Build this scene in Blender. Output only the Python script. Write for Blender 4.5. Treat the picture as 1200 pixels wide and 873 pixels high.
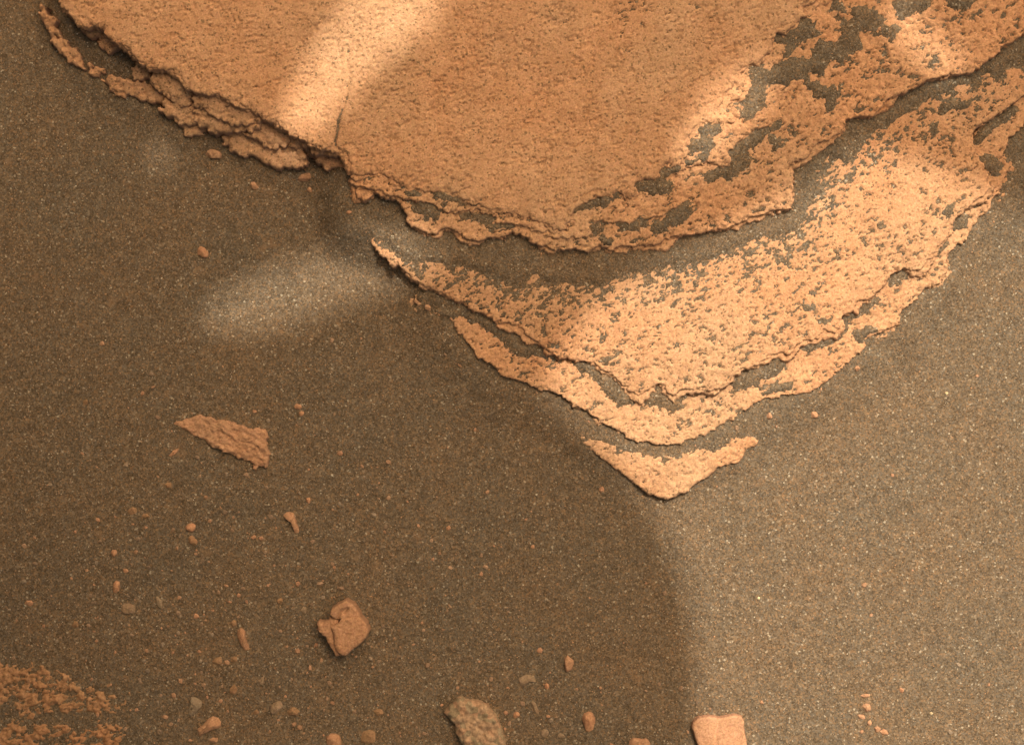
import bpy, math, random
import numpy as np
from mathutils import Vector
from mathutils.geometry import tessellate_polygon

for o in list(bpy.data.objects):
    bpy.data.objects.remove(o, do_unlink=True)
scene = bpy.context.scene
COL = scene.collection

# ------------------------------------------------------------------ camera
CAM_H = 1.7                      # metres above the sand, looking straight down
cam_d = bpy.data.cameras.new("camera")
cam_d.sensor_fit = 'HORIZONTAL'
cam_d.sensor_width = 36.0
cam_d.lens = 36.0 * CAM_H / 1.2
cam_d.clip_start = 0.02
cam_d.clip_end = 400.0
cam = bpy.data.objects.new("camera", cam_d)
COL.objects.link(cam)
cam.location = (0, 0, CAM_H)
cam.rotation_euler = (0, 0, 0)
scene.camera = cam

# ------------------------------------------------------------------ sky and sun
SUN_EL, SUN_AZ = math.radians(57), math.radians(66)     # azimuth counter-clockwise from +x
SUN = Vector((math.cos(SUN_EL) * math.cos(SUN_AZ), math.cos(SUN_EL) * math.sin(SUN_AZ), math.sin(SUN_EL)))
world = bpy.data.worlds.new("World")
scene.world = world
world.use_nodes = True
wn = world.node_tree
wn.nodes.clear()
sky = wn.nodes.new('ShaderNodeTexSky')
sky.sky_type = 'NISHITA'
sky.sun_disc = False
sky.sun_elevation = SUN_EL
sky.sun_rotation = math.pi / 2 - SUN_AZ
sky.dust_density = 8.0
sky.air_density = 1.0
sky.ozone_density = 1.0
tint = wn.nodes.new('ShaderNodeMix')
tint.data_type = 'RGBA'
tint.blend_type = 'MULTIPLY'
tint.inputs[0].default_value = 1.0
tint.inputs[7].default_value = (1.0, 0.82, 0.57, 1)      # dusty butterscotch sky
bg = wn.nodes.new('ShaderNodeBackground')
bg.inputs[1].default_value = 0.15
wo = wn.nodes.new('ShaderNodeOutputWorld')
wn.links.new(sky.outputs[0], tint.inputs[6])
wn.links.new(tint.outputs[2], bg.inputs[0])
wn.links.new(bg.outputs[0], wo.inputs[0])

sun_d = bpy.data.lights.new("sun", 'SUN')
sun_d.energy = 3.2
sun_d.angle = math.radians(0.45)
sun_d.color = (1.0, 0.90, 0.76)
sun_o = bpy.data.objects.new("sun", sun_d)
COL.objects.link(sun_o)
sun_o.rotation_euler = SUN.to_track_quat('Z', 'Y').to_euler()
sun_o.location = SUN * 20

scene.view_settings.view_transform = 'Standard'
scene.view_settings.look = 'None'
scene.view_settings.gamma = 1.0
scene.view_settings.exposure = 0.38
scene.view_settings.use_curve_mapping = False
scene.cycles.use_denoising = True
scene.cycles.denoiser = 'OPENIMAGEDENOISE'
scene.cycles.denoising_input_passes = 'RGB_ALBEDO_NORMAL'
scene.cycles.denoising_prefilter = 'ACCURATE'
scene.cycles.max_bounces = 6
scene.cycles.diffuse_bounces = 4

# ------------------------------------------------------------------ helpers: pixels, noise, distance fields
CX, CY = 600.0, 436.5
def w_mm(pts, z):
    """photo pixels seen at height z (mm) -> millimetres on the site"""
    k = 1.0 - z / (CAM_H * 1000.0)
    a = np.array(pts, float)
    return np.stack([(a[:, 0] - CX) * k, (CY - a[:, 1]) * k], 1)

TILES = {'A': (20, 0, 6.0), 'B': (170, 90, 4.596), 'C': (400, 180, 6.0), 'D': (580, 170, 5.4545),
         'E': (780, 80, 5.4545), 'F': (860, 0, 6.0), 'G': (1000, 0, 6.0), 'H': (1000, 130, 6.0),
         'I': (410, 250, 5.4545), 'J': (500, 360, 5.4545), 'K': (660, 400, 4.367), 'L': (860, 330, 5.135),
         'M': (1000, 230, 5.135), 'R3': (780, 0, 2.857), 'R4': (380, 200, 2.857), 'R5': (780, 200, 2.857),
         'N': (300, 440, 4.365), 'P': (200, 680, 4.524), 'Q': (500, 740, 5.4545), 'U': (780, 780, 4.0),
         'V': (0, 280, 2.857), 'W': (100, 570, 6.0), 'X': (0, 0, 1.0)}
def T(t, *xy):
    ox, oy, s = TILES[t]
    return [(ox + xy[i] / s, oy + xy[i + 1] / s) for i in range(0, len(xy), 2)]

def vnoise(x, y, wl, seed):
    """value noise in 0..1, wave length wl"""
    r = np.random.RandomState(seed)
    tab = r.rand(256, 256)
    u = x / wl + 1000.3 + seed * 7.31
    v = y / wl + 1000.7 + seed * 3.17
    i = np.floor(u).astype(int); j = np.floor(v).astype(int)
    fu = u - i; fv = v - j
    fu = fu * fu * fu * (fu * (fu * 6 - 15) + 10); fv = fv * fv * fv * (fv * (fv * 6 - 15) + 10)
    i0 = i & 255; i1 = (i + 1) & 255; j0 = j & 255; j1 = (j + 1) & 255
    return (tab[i0, j0] * (1 - fu) + tab[i1, j0] * fu) * (1 - fv) + (tab[i0, j1] * (1 - fu) + tab[i1, j1] * fu) * fv

def fbm(x, y, wl, seed, n=3, gain=0.5):
    s = 0; a = 1; t = 0
    for k in range(n):
        s = s + a * (vnoise(x, y, wl / 2 ** k, seed + k) - 0.5); t += a; a *= gain
    return s / t          # -0.5 .. 0.5

def worley(x, y, cell, seed):
    r = np.random.RandomState(seed)
    jx = r.rand(128, 128); jy = r.rand(128, 128)
    u = x / cell + 500.0; v = y / cell + 500.0
    i = np.floor(u).astype(int); j = np.floor(v).astype(int)
    best = np.full(np.shape(u), 9.0)
    for di in (-1, 0, 1):
        for dj in (-1, 0, 1):
            a = (i + di); b = (j + dj)
            px = a + jx[a & 127, b & 127]; py = b + jy[a & 127, b & 127]
            best = np.minimum(best, (px - u) ** 2 + (py - v) ** 2)
    return np.sqrt(best)   # 0 .. ~1

def rot(x, y, deg, sx, sy):
    c, s = math.cos(math.radians(deg)), math.sin(math.radians(deg))
    return (c * x + s * y) / sx, (-s * x + c * y) / sy

def sstep(a, b, x):
    t = np.clip((x - a) / (b - a), 0, 1)
    return t * t * (3 - 2 * t)

def sdf_exact(poly, X, Y):
    """signed distance to a polygon, positive inside"""
    P = np.asarray(poly); n = len(P)
    d2 = np.full(X.shape, 1e12); ins = np.zeros(X.shape, bool)
    for k in range(n):
        ax, ay = P[k]; bx, by = P[(k + 1) % n]
        ex, ey = bx - ax, by - ay
        L = ex * ex + ey * ey + 1e-9
        t = np.clip(((X - ax) * ex + (Y - ay) * ey) / L, 0, 1)
        d2 = np.minimum(d2, (X - ax - t * ex) ** 2 + (Y - ay - t * ey) ** 2)
        c = (ay > Y) != (by > Y)
        if ey != 0:
            ins ^= c & (X < ax + (Y - ay) * ex / ey)
    d = np.sqrt(d2)
    return np.where(ins, d, -d)

def sdf(poly, X, Y, step=3.0):
    """the same on a coarse lattice, read back by linear interpolation (for large arrays)"""
    if X.size < 6000:
        return sdf_exact(poly, X, Y)
    x0, x1, y0, y1 = X.min() - step, X.max() + 2 * step, Y.min() - step, Y.max() + 2 * step
    gx = np.arange(x0, x1 + step, step); gy = np.arange(y0, y1 + step, step)
    GX, GY = np.meshgrid(gx, gy)
    D = sdf_exact(poly, GX, GY)
    u = (X - x0) / step; v = (Y - y0) / step
    i = np.clip(np.floor(u).astype(int), 0, len(gx) - 2); j = np.clip(np.floor(v).astype(int), 0, len(gy) - 2)
    fu = u - i; fv = v - j
    return (D[j, i] * (1 - fu) + D[j, i + 1] * fu) * (1 - fv) + (D[j + 1, i] * (1 - fu) + D[j + 1, i + 1] * fu) * fv

def seg_dist(line, X, Y):
    best = np.full(X.shape, 1e9)
    for (ax, ay), (bx, by) in zip(line[:-1], line[1:]):
        ex, ey = bx - ax, by - ay
        t = np.clip(((X - ax) * ex + (Y - ay) * ey) / (ex * ex + ey * ey), 0, 1)
        best = np.minimum(best, np.hypot(X - ax - t * ex, Y - ay - t * ey))
    return best

# ------------------------------------------------------------------ helpers: meshes
def mesh_from(name, verts, quads, mat, smooth=True, tris=None):
    """verts in metres, faces as index arrays"""
    me = bpy.data.meshes.new(name)
    verts = np.asarray(verts, np.float32)
    me.vertices.add(len(verts))
    me.vertices.foreach_set("co", verts.ravel())
    faces = []
    nq = 0 if quads is None else len(quads)
    nt = 0 if tris is None else len(tris)
    loops = np.concatenate(([np.asarray(quads, np.int32).ravel()] if nq else []) + ([np.asarray(tris, np.int32).ravel()] if nt else []))
    start = np.concatenate([np.arange(nq) * 4, nq * 4 + np.arange(nt) * 3]).astype(np.int32)
    me.loops.add(len(loops))
    me.loops.foreach_set("vertex_index", loops.astype(np.int32))
    me.polygons.add(nq + nt)
    me.polygons.foreach_set("loop_start", start)
    me.update(calc_edges=True)
    me.validate()
    me.polygons.foreach_set("use_smooth", np.full(nq + nt, smooth))
    me.materials.append(mat)
    me.update()
    return me

def obj(name, me, parent=None, label=None, cat=None, group=None, kind=None, loc=None):
    o = bpy.data.objects.new(name, me)
    COL.objects.link(o)
    if parent is not None:
        o.parent = parent
    if loc is not None:
        o.location = loc
    if label: o["label"] = label
    if cat: o["category"] = cat
    if group: o["group"] = group
    if kind: o["kind"] = kind
    return o

# raster of the highest rock under each spot, for laying loose grains
RX0, RY0, RS = -900, -750, 2.0
RMAP = np.full((750, 900), -50.0)
def rmap_add(x, y, z):
    i = ((x - RX0) / RS).astype(int); j = ((y - RY0) / RS).astype(int)
    ok = (i >= 0) & (i < RMAP.shape[1]) & (j >= 0) & (j < RMAP.shape[0])
    np.maximum.at(RMAP, (j[ok], i[ok]), z[ok])

# ------------------------------------------------------------------ materials
def new_mat(name):
    m = bpy.data.materials.new(name)
    m.use_nodes = True
    nt = m.node_tree
    b = nt.nodes["Principled BSDF"]
    b.inputs["Roughness"].default_value = 0.95
    b.inputs["Specular IOR Level"].default_value = 0.12
    return m, nt, b
def N(nt, typ, **kw):
    n = nt.nodes.new(typ)
    for k, v in kw.items():
        setattr(n, k, v)
    return n
def coords(nt, scale):
    """site position in millimetres divided by scale"""
    g = N(nt, 'ShaderNodeNewGeometry')
    v = N(nt, 'ShaderNodeVectorMath', operation='SCALE')
    v.inputs['Scale'].default_value = 1000.0 / scale
    nt.links.new(g.outputs['Position'], v.inputs[0])
    return v.outputs[0]
def noise(nt, wl, detail=2.0, rough=0.55):
    n = N(nt, 'ShaderNodeTexNoise')
    n.inputs['Scale'].default_value = 1.0
    n.inputs['Detail'].default_value = detail
    n.inputs['Roughness'].default_value = rough
    nt.links.new(coords(nt, wl), n.inputs['Vector'])
    return n.outputs['Fac']
def ramp(nt, fac, stops, interp='LINEAR'):
    r = N(nt, 'ShaderNodeValToRGB')
    r.color_ramp.interpolation = interp
    els = r.color_ramp.elements
    while len(els) < len(stops):
        els.new(0.5)
    for e, (p, c) in zip(els, stops):
        e.position = p
        e.color = (*c, 1) if len(c) == 3 else c
    nt.links.new(fac, r.inputs[0])
    return r.outputs[0]
def mixc(nt, a, b, fac, mode='MIX'):
    m = N(nt, 'ShaderNodeMix', data_type='RGBA', blend_type=mode)
    for sock, v in ((m.inputs[0], fac), (m.inputs[6], a), (m.inputs[7], b)):
        if hasattr(v, 'links') or isinstance(v, bpy.types.NodeSocket):
            nt.links.new(v, sock)
        else:
            sock.default_value = v if not isinstance(v, tuple) else (*v, 1)[:4]
    return m.outputs[2]
def gray(v): return (v, v, v)

SAND_BRIGHT = 1.0
def sand_material():
    m, nt, b = new_mat("dark_sand")
    v = N(nt, 'ShaderNodeTexVoronoi')
    v.inputs['Scale'].default_value = 1.0
    nt.links.new(coords(nt, 1.9), v.inputs['Vector'])
    sep = N(nt, 'ShaderNodeSeparateColor')
    nt.links.new(v.outputs['Color'], sep.inputs[0])
    col = ramp(nt, sep.outputs[0], [(0.0, (.052, .036, .020)), (0.20, (.088, .062, .037)), (0.38, (.118, .098, .070)),
                                    (0.55, (.145, .100, .056)), (0.72, (.110, .080, .048)), (0.84, (.215, .125, .060)),
                                    (0.93, (.24, .185, .120)), (0.985, (.42, .36, .25))], 'CONSTANT')
    v2 = N(nt, 'ShaderNodeTexVoronoi')
    v2.inputs['Scale'].default_value = 1.0
    nt.links.new(coords(nt, 1.15), v2.inputs['Vector'])
    sep2 = N(nt, 'ShaderNodeSeparateColor')
    nt.links.new(v2.outputs['Color'], sep2.inputs[0])
    col2 = ramp(nt, sep2.outputs[1], [(0.0, (.070, .048, .027)), (0.35, (.115, .090, .060)), (0.65, (.165, .112, .060)), (0.9, (.10, .082, .060))], 'CONSTANT')
    c = mixc(nt, col, col2, 0.5)
    big = ramp(nt, noise(nt, 130, 3), [(0.3, (.94, .96, .97)), (0.7, (1.08, 1.0, .92))])
    c = mixc(nt, c, big, 1.0, 'MULTIPLY')
    mid = ramp(nt, noise(nt, 14, 3), [(0.3, gray(.87)), (0.7, gray(1.13))])
    c = mixc(nt, c, mid, 1.0, 'MULTIPLY')
    dusty = ramp(nt, noise(nt, 34, 4, .6), [(0.63, gray(0.0)), (0.76, gray(0.45))])
    c = mixc(nt, c, (.25, .145, .072), dusty)
    c = mixc(nt, c, (1.29, 1.37, 1.53), 1.0, 'MULTIPLY')
    nt.links.new(c, b.inputs['Base Color'])
    bp = N(nt, 'ShaderNodeBump')
    bp.inputs['Strength'].default_value = 0.75
    bp.inputs['Distance'].default_value = 0.0011
    add = N(nt, 'ShaderNodeMath', operation='ADD')
    nt.links.new(sep.outputs[2], add.inputs[0])
    nt.links.new(noise(nt, 5, 2), add.inputs[1])
    nt.links.new(add.outputs[0], bp.inputs['Height'])
    nt.links.new(bp.outputs[0], b.inputs['Normal'])
    b.inputs['Roughness'].default_value = 0.8
    return m

def rock_material(name, base, side, dark, spots=0.5, fine=1.0):
    m, nt, b = new_mat(name)
    n1 = noise(nt, 3.2, 2)
    n2 = noise(nt, 26, 4)
    n3 = noise(nt, 150, 2)
    c = mixc(nt, dark, base, ramp(nt, n1, [(0.22, gray(0)), (0.50, gray(1))]))
    lite = tuple(min(1, x * 1.13) for x in base)
    c = mixc(nt, c, lite, ramp(nt, n1, [(0.55, gray(0)), (0.8, gray(1))]))
    c = mixc(nt, c, ramp(nt, n2, [(0.3, (.90, .88, .86)), (0.7, (1.08, 1.10, 1.12))]), 1.0, 'MULTIPLY')
    c = mixc(nt, c, ramp(nt, n3, [(0.35, (1.03, .97, .93)), (0.65, (.98, 1.03, 1.06))]), 1.0, 'MULTIPLY')
    # single cemented grains differ a little in colour
    vg = N(nt, 'ShaderNodeTexVoronoi')
    vg.inputs['Scale'].default_value = 1.0
    nt.links.new(coords(nt, 1.5), vg.inputs['Vector'])
    sg = N(nt, 'ShaderNodeSeparateColor')
    nt.links.new(vg.outputs['Color'], sg.inputs[0])
    c = mixc(nt, c, ramp(nt, sg.outputs[0], [(0, (.80, .77, .74)), (.25, (.95, .98, .92)), (.5, (1.0, .95, .98)), (.7, (1.08, 1.07, 1.0)), (.9, (1.13, 1.18, 1.22))], 'CONSTANT'), 0.8, 'MULTIPLY')
    # dark sand grains lodged in the pores
    v = N(nt, 'ShaderNodeTexVoronoi')
    v.inputs['Scale'].default_value = 1.0
    nt.links.new(coords(nt, 2.0), v.inputs['Vector'])
    sp = N(nt, 'ShaderNodeSeparateColor')
    nt.links.new(v.outputs['Color'], sp.inputs[0])
    k = ramp(nt, sp.outputs[0], [(0.0, gray(min(1, spots * 1.5))), (0.035, gray(spots * .8)), (0.10, gray(0.0))], 'CONSTANT')
    c = mixc(nt, c, (.15, .10, .055), k)
    # steep faces blend to the darker, browner side colour
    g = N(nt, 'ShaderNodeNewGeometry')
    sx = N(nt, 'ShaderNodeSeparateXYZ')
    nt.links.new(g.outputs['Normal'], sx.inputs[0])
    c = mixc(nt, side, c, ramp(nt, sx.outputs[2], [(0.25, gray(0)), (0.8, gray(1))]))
    nt.links.new(c, b.inputs['Base Color'])
    bp = N(nt, 'ShaderNodeBump')
    bp.inputs['Strength'].default_value = 0.5 * fine
    bp.inputs['Distance'].default_value = 0.0014
    ad = N(nt, 'ShaderNodeMath', operation='ADD')
    nt.links.new(noise(nt, 1.9, 3, .65), ad.inputs[0])
    nt.links.new(noise(nt, 8.0, 2), ad.inputs[1])
    nt.links.new(ad.outputs[0], bp.inputs['Height'])
    nt.links.new(bp.outputs[0], b.inputs['Normal'])
    return m

M_SAND = sand_material()
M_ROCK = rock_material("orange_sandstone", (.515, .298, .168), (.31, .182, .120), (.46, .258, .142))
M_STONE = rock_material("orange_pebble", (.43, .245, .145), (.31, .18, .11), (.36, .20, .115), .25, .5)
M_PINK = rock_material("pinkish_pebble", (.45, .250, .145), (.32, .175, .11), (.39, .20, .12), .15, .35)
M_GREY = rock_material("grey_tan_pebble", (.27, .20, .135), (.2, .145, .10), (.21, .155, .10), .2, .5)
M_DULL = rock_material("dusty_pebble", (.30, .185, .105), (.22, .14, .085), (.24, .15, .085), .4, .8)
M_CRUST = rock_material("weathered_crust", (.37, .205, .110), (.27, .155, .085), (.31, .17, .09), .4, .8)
M_PALE = rock_material("pale_grain", (.62, .50, .30), (.5, .4, .24), (.5, .4, .24), .0, .3)

def mottled_material():
    m, nt, b = new_mat("mottled_stone")
    v = N(nt, 'ShaderNodeTexVoronoi')
    v.inputs['Scale'].default_value = 1.0
    nt.links.new(coords(nt, 7.0), v.inputs['Vector'])
    sp = N(nt, 'ShaderNodeSeparateColor')
    nt.links.new(v.outputs['Color'], sp.inputs[0])
    c = ramp(nt, sp.outputs[0], [(0, (.36, .24, .15)), (.3, (.43, .30, .19)), (.55, (.22, .19, .12)), (.75, (.43, .26, .16)), (.9, (.26, .22, .145))], 'CONSTANT')
    c = mixc(nt, c, (.38, .26, .165), 0.35)
    c = mixc(nt, c, ramp(nt, noise(nt, 4, 3), [(0.3, gray(.62)), (0.7, gray(1.2))]), 1.0, 'MULTIPLY')
    nt.links.new(c, b.inputs['Base Color'])
    bp = N(nt, 'ShaderNodeBump')
    bp.inputs['Strength'].default_value = 0.8
    bp.inputs['Distance'].default_value = 0.0015
    nt.links.new(noise(nt, 4, 3), bp.inputs['Height'])
    nt.links.new(bp.outputs[0], b.inputs['Normal'])
    return m
M_MOTTLED = mottled_material()

# ------------------------------------------------------------------ traced outlines (photo pixels)
TOP = ([(30, -170)] + T('A', 230, -120, 270, -40, 300, 50, 340, 95, 380, 125, 420, 165, 470, 190, 560, 185, 610, 215, 640, 265, 690, 300, 740, 320, 780, 360,
        820, 410, 860, 450, 930, 480, 1000, 495, 1070, 490, 1110, 530, 1150, 590) +
       T('B', 210, 65, 260, 80, 320, 95, 400, 110, 440, 140, 510, 165, 590, 180, 640, 220, 700, 250, 750, 285, 790, 320, 850, 335,
         890, 370, 940, 390, 1000, 395, 1050, 400, 1075, 430, 1090, 470) +
       T('C', 60, 120, 100, 150, 160, 145, 230, 135, 330, 165, 380, 205, 420, 235, 470, 260, 560, 270, 630, 262, 740, 280, 830, 300,
         850, 330, 920, 350, 990, 340, 1010, 380, 1060, 410, 1140, 405) +
       T('D', 0, 430, 60, 430, 130, 440, 220, 460, 270, 500, 340, 530, 430, 550, 470, 510, 490, 440, 520, 400, 560, 370, 620, 345, 700, 340,
         760, 325, 770, 285, 800, 290, 830, 330, 870, 345, 910, 310, 890, 260, 900, 235, 970, 225, 1030, 230, 1060, 180, 1080, 140, 1130, 125) +
       T('E', 0, 630, 60, 630, 110, 610, 150, 550, 165, 480, 155, 440, 180, 420, 230, 360, 300, 350, 380, 360, 480, 345, 480, 320, 440, 290,
         400, 290, 330, 280, 360, 230, 390, 170, 430, 130, 470, 70, 460, 45) +
       T('F', 30, 525, 60, 490, 120, 450, 190, 440, 220, 400, 280, 350, 275, 290, 300, 240, 370, 230, 410, 180, 480, 140, 530, 110, 500, 80,
         480, 45, 560, 0, 620, -60) + [(985, -60), (1010, -170)])

L4B = (T('C', 75, 175, 110, 205, 170, 240, 270, 262, 330, 310, 400, 325, 470, 330, 560, 330, 640, 350, 700, 410, 780, 405, 830, 420, 900, 400, 1000, 415, 1100, 440) +
       T('D', 0, 510, 90, 500, 190, 520, 280, 560, 360, 600, 480, 600, 590, 600, 640, 560, 600, 520, 660, 500, 780, 490, 970, 475, 1090, 440, 1190, 385) +
       T('E', 60, 690, 130, 650, 270, 610, 400, 625, 420, 585, 380, 540, 440, 480, 600, 390, 680, 350, 620, 300, 560, 330, 500, 345, 470, 290, 420, 230, 520, 120) +
       [(868, 84), (820, 110), (780, 160), (700, 190), (640, 215), (560, 205), (470, 180), (425, 170)])

L4 = (T('C', 70, 150, 70, 185, 110, 200, 100, 250, 105, 320, 160, 330, 210, 300, 225, 265, 260, 265, 300, 300, 340, 330, 400, 340, 430, 380,
        450, 420, 480, 490, 530, 540, 600, 570, 690, 580, 700, 540, 720, 530, 780, 540, 830, 555, 850, 590, 900, 615, 970, 625, 1040, 590, 1150, 600) +
      T('D', 0, 590, 60, 590, 110, 560, 160, 570, 210, 600, 280, 640, 360, 660, 470, 670, 540, 665, 600, 680, 650, 660, 690, 650, 740, 680,
        830, 660, 900, 660, 980, 640, 1080, 630, 1150, 610) +
      T('R3', 0, 805, 100, 785, 200, 765, 290, 730, 370, 705, 420, 700, 430, 650, 430, 610, 415, 560, 440, 545, 480, 520, 510, 480, 560, 465, 600, 440,
        605, 400, 650, 390, 690, 390, 720, 360, 760, 330, 830, 300, 890, 270, 960, 255, 1020, 245, 1060, 220, 1100, 195, 1130, 160, 1165, 140) +
      [(1260, 10), (1330, -40), (1330, -170), (940, -170), (860, 60), (760, 150), (650, 200), (560, 190), (450, 165)])

L3 = (T('C', 100, 540, 150, 570, 205, 590, 210, 650, 260, 700, 320, 740, 350, 795, 400, 780) +
      T('I', 340, 370, 400, 430, 470, 460, 540, 490, 640, 540, 700, 580, 760, 605, 810, 640, 870, 640, 930, 685, 1000, 695) +
      T('J', 460, 100, 520, 95, 550, 130, 620, 150, 640, 190, 720, 240, 800, 300, 830, 325, 930, 345) +
      T('K', 140, 100, 200, 140, 270, 185, 310, 230, 350, 270, 390, 295, 440, 255, 480, 220, 510, 225, 540, 265, 570, 280, 610, 255, 680, 255, 760, 260,
        830, 230, 870, 185, 920, 160, 990, 115) +
      T('L', 0, 570, 40, 570, 70, 530, 140, 500, 210, 460, 290, 435, 330, 450, 380, 380, 430, 355, 480, 355, 540, 315, 600, 310, 640, 280, 630, 240,
        660, 200, 730, 180, 750, 125, 830, 110) +
      T('M', 210, 530, 235, 470, 300, 440, 350, 455, 400, 460, 450, 410, 490, 350, 510, 310, 560, 270, 600, 220, 620, 130, 670, 110, 710, 70, 760, 20) +
      T('H', 920, 600, 970, 540, 930, 440, 880, 330, 850, 240, 850, 120, 930, 90, 1050, 20, 1100, -20) +
      [(1270, 60), (1340, 0), (1340, -60), (1180, -20), (1080, 20), (960, 110), (900, 170), (800, 220), (700, 255), (600, 255), (520, 245), (478, 245), (452, 262), (434, 262), (422, 259)])

L2 = (T('I', 410, 555, 430, 600, 490, 625, 515, 655, 560, 660, 640, 680, 680, 740, 720, 790) +
      T('J', 190, 170, 240, 210, 290, 260, 310, 310, 370, 350, 440, 400, 480, 450, 560, 470, 640, 480, 690, 510, 720, 535, 800, 545, 870, 565, 920, 600,
        930, 630, 1000, 650, 1060, 690, 1095, 720, 1105, 750) +
      T('K', 185, 400, 180, 425, 230, 425, 270, 450, 310, 480, 320, 500, 380, 520, 420, 515, 450, 520, 475, 535, 540, 530, 610, 525, 640, 505, 680, 490,
        730, 490, 790, 450, 850, 405, 920, 370, 1000, 310) +
      T('L', 0, 830, 70, 775, 150, 730, 180, 705, 240, 715, 300, 690, 380, 680, 470, 665, 530, 620, 580, 590, 640, 540, 680, 500, 720, 460, 790, 410,
        800, 340, 870, 325, 930, 285, 990, 265) +
      T('M', 280, 770, 290, 690, 370, 640, 400, 620, 430, 550, 500, 530, 540, 500, 570, 440, 570, 360, 600, 310, 680, 260, 700, 210, 740, 170, 760, 130,
        820, 90, 840, 40) +
      T('H', 980, 620, 1020, 600, 1050, 560, 1060, 490, 1100, 420, 1105, 385, 1060, 330, 1090, 250, 1100, 200, 1130, 170) +
      [(1290, 80), (1350, 20), (1350, -20), (1260, 40), (1170, 110), (1120, 190), (1040, 300), (960, 360), (860, 420), (760, 440), (680, 400), (600, 350), (500, 320)])

L1 = (T('K', 70, 490, 100, 530, 160, 570, 230, 630, 300, 680, 350, 720, 410, 760, 440, 790, 480, 805, 530, 815, 580, 800, 600, 785, 645, 775, 660, 740,
        720, 710, 800, 650, 850, 640, 920, 610, 940, 560, 990, 540, 1010, 500, 960, 480, 940, 440, 900, 395, 800, 410, 700, 450, 560, 480, 400, 480, 280, 440, 200, 400, 100, 440))

LEFT = [
    ([(150, 62), (190, 108), (240, 130), (300, 158), (350, 178), (400, 198), (412, 190), (380, 165), (300, 125), (200, 85)], 15),  # ledges stacked under the left edge of the slab: outline, top height
    (T('A', 160, 85, 165, 140, 185, 190, 220, 215, 225, 280, 250, 330, 300, 380, 340, 430, 400, 465, 440, 480, 490, 505, 520, 550, 600, 580, 630, 620, 690, 650,
       740, 672, 790, 655, 840, 690, 920, 710, 1000, 730, 1070, 735, 1110, 715, 1075, 690, 960, 655, 900, 625, 820, 600, 760, 585, 680, 580, 620, 550, 560, 500, 500, 480,
       450, 445, 430, 410, 400, 370, 345, 340, 320, 295, 280, 270, 270, 225, 260, 185, 220, 150, 200, 90), 15),
    (T('A', 450, 210, 510, 182, 580, 190, 640, 230, 620, 262, 520, 275, 470, 252), 26),
    (T('A', 560, 290, 600, 280, 680, 300, 760, 320, 720, 350, 640, 364, 590, 342), 22),
    (T('A', 810, 480, 850, 468, 940, 490, 940, 548, 870, 560, 820, 547), 22),
    (T('A', 935, 560, 950, 505, 1040, 480, 1110, 510, 1160, 590, 1180, 650, 1110, 695, 1050, 685, 1000, 645, 955, 605), 29),
    (T('B', 40, 30, 110, 0, 180, 40, 230, 80, 230, 115, 170, 110, 100, 90, 60, 60), 31),
    (T('B', 250, 120, 330, 95, 440, 130, 530, 165, 620, 200, 615, 240, 540, 262, 460, 255, 390, 225, 320, 185, 260, 155), 36),
    (T('B', 120, 120, 200, 105, 270, 130, 255, 158, 180, 164, 135, 148), 27),
    (T('B', 60, 170, 140, 145, 230, 155, 260, 200, 310, 240, 230, 274, 170, 245, 110, 212), 20),
    (T('B', 175, 255, 300, 255, 330, 285, 305, 325, 240, 330, 200, 310), 12),
    (T('B', 240, 205, 300, 195, 400, 235, 530, 255, 540, 300, 460, 302, 420, 314, 340, 290, 290, 250), 26),
    (T('B', 515, 270, 570, 232, 630, 235, 610, 285, 550, 305), 32),
    (T('B', 530, 305, 600, 280, 690, 295, 790, 325, 795, 372, 740, 373, 690, 384, 640, 373, 585, 342), 25),
    (T('B', 775, 335, 820, 315, 890, 360, 870, 393, 810, 390, 780, 372), 29),
    (T('B', 415, 320, 470, 298, 540, 320, 600, 360, 660, 380, 740, 385, 830, 400, 855, 495, 790, 482, 710, 498, 660, 473, 610, 467, 570, 432, 500, 418, 450, 388, 420, 357), 14),
    (T('B', 910, 415, 980, 385, 1060, 395, 1095, 450, 1105, 505, 1020, 493, 960, 493, 930, 462), 23),
    (T('B', 880, 375, 940, 378, 1010, 385, 1050, 395, 1040, 425, 960, 415, 900, 405), 36),
]

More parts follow.
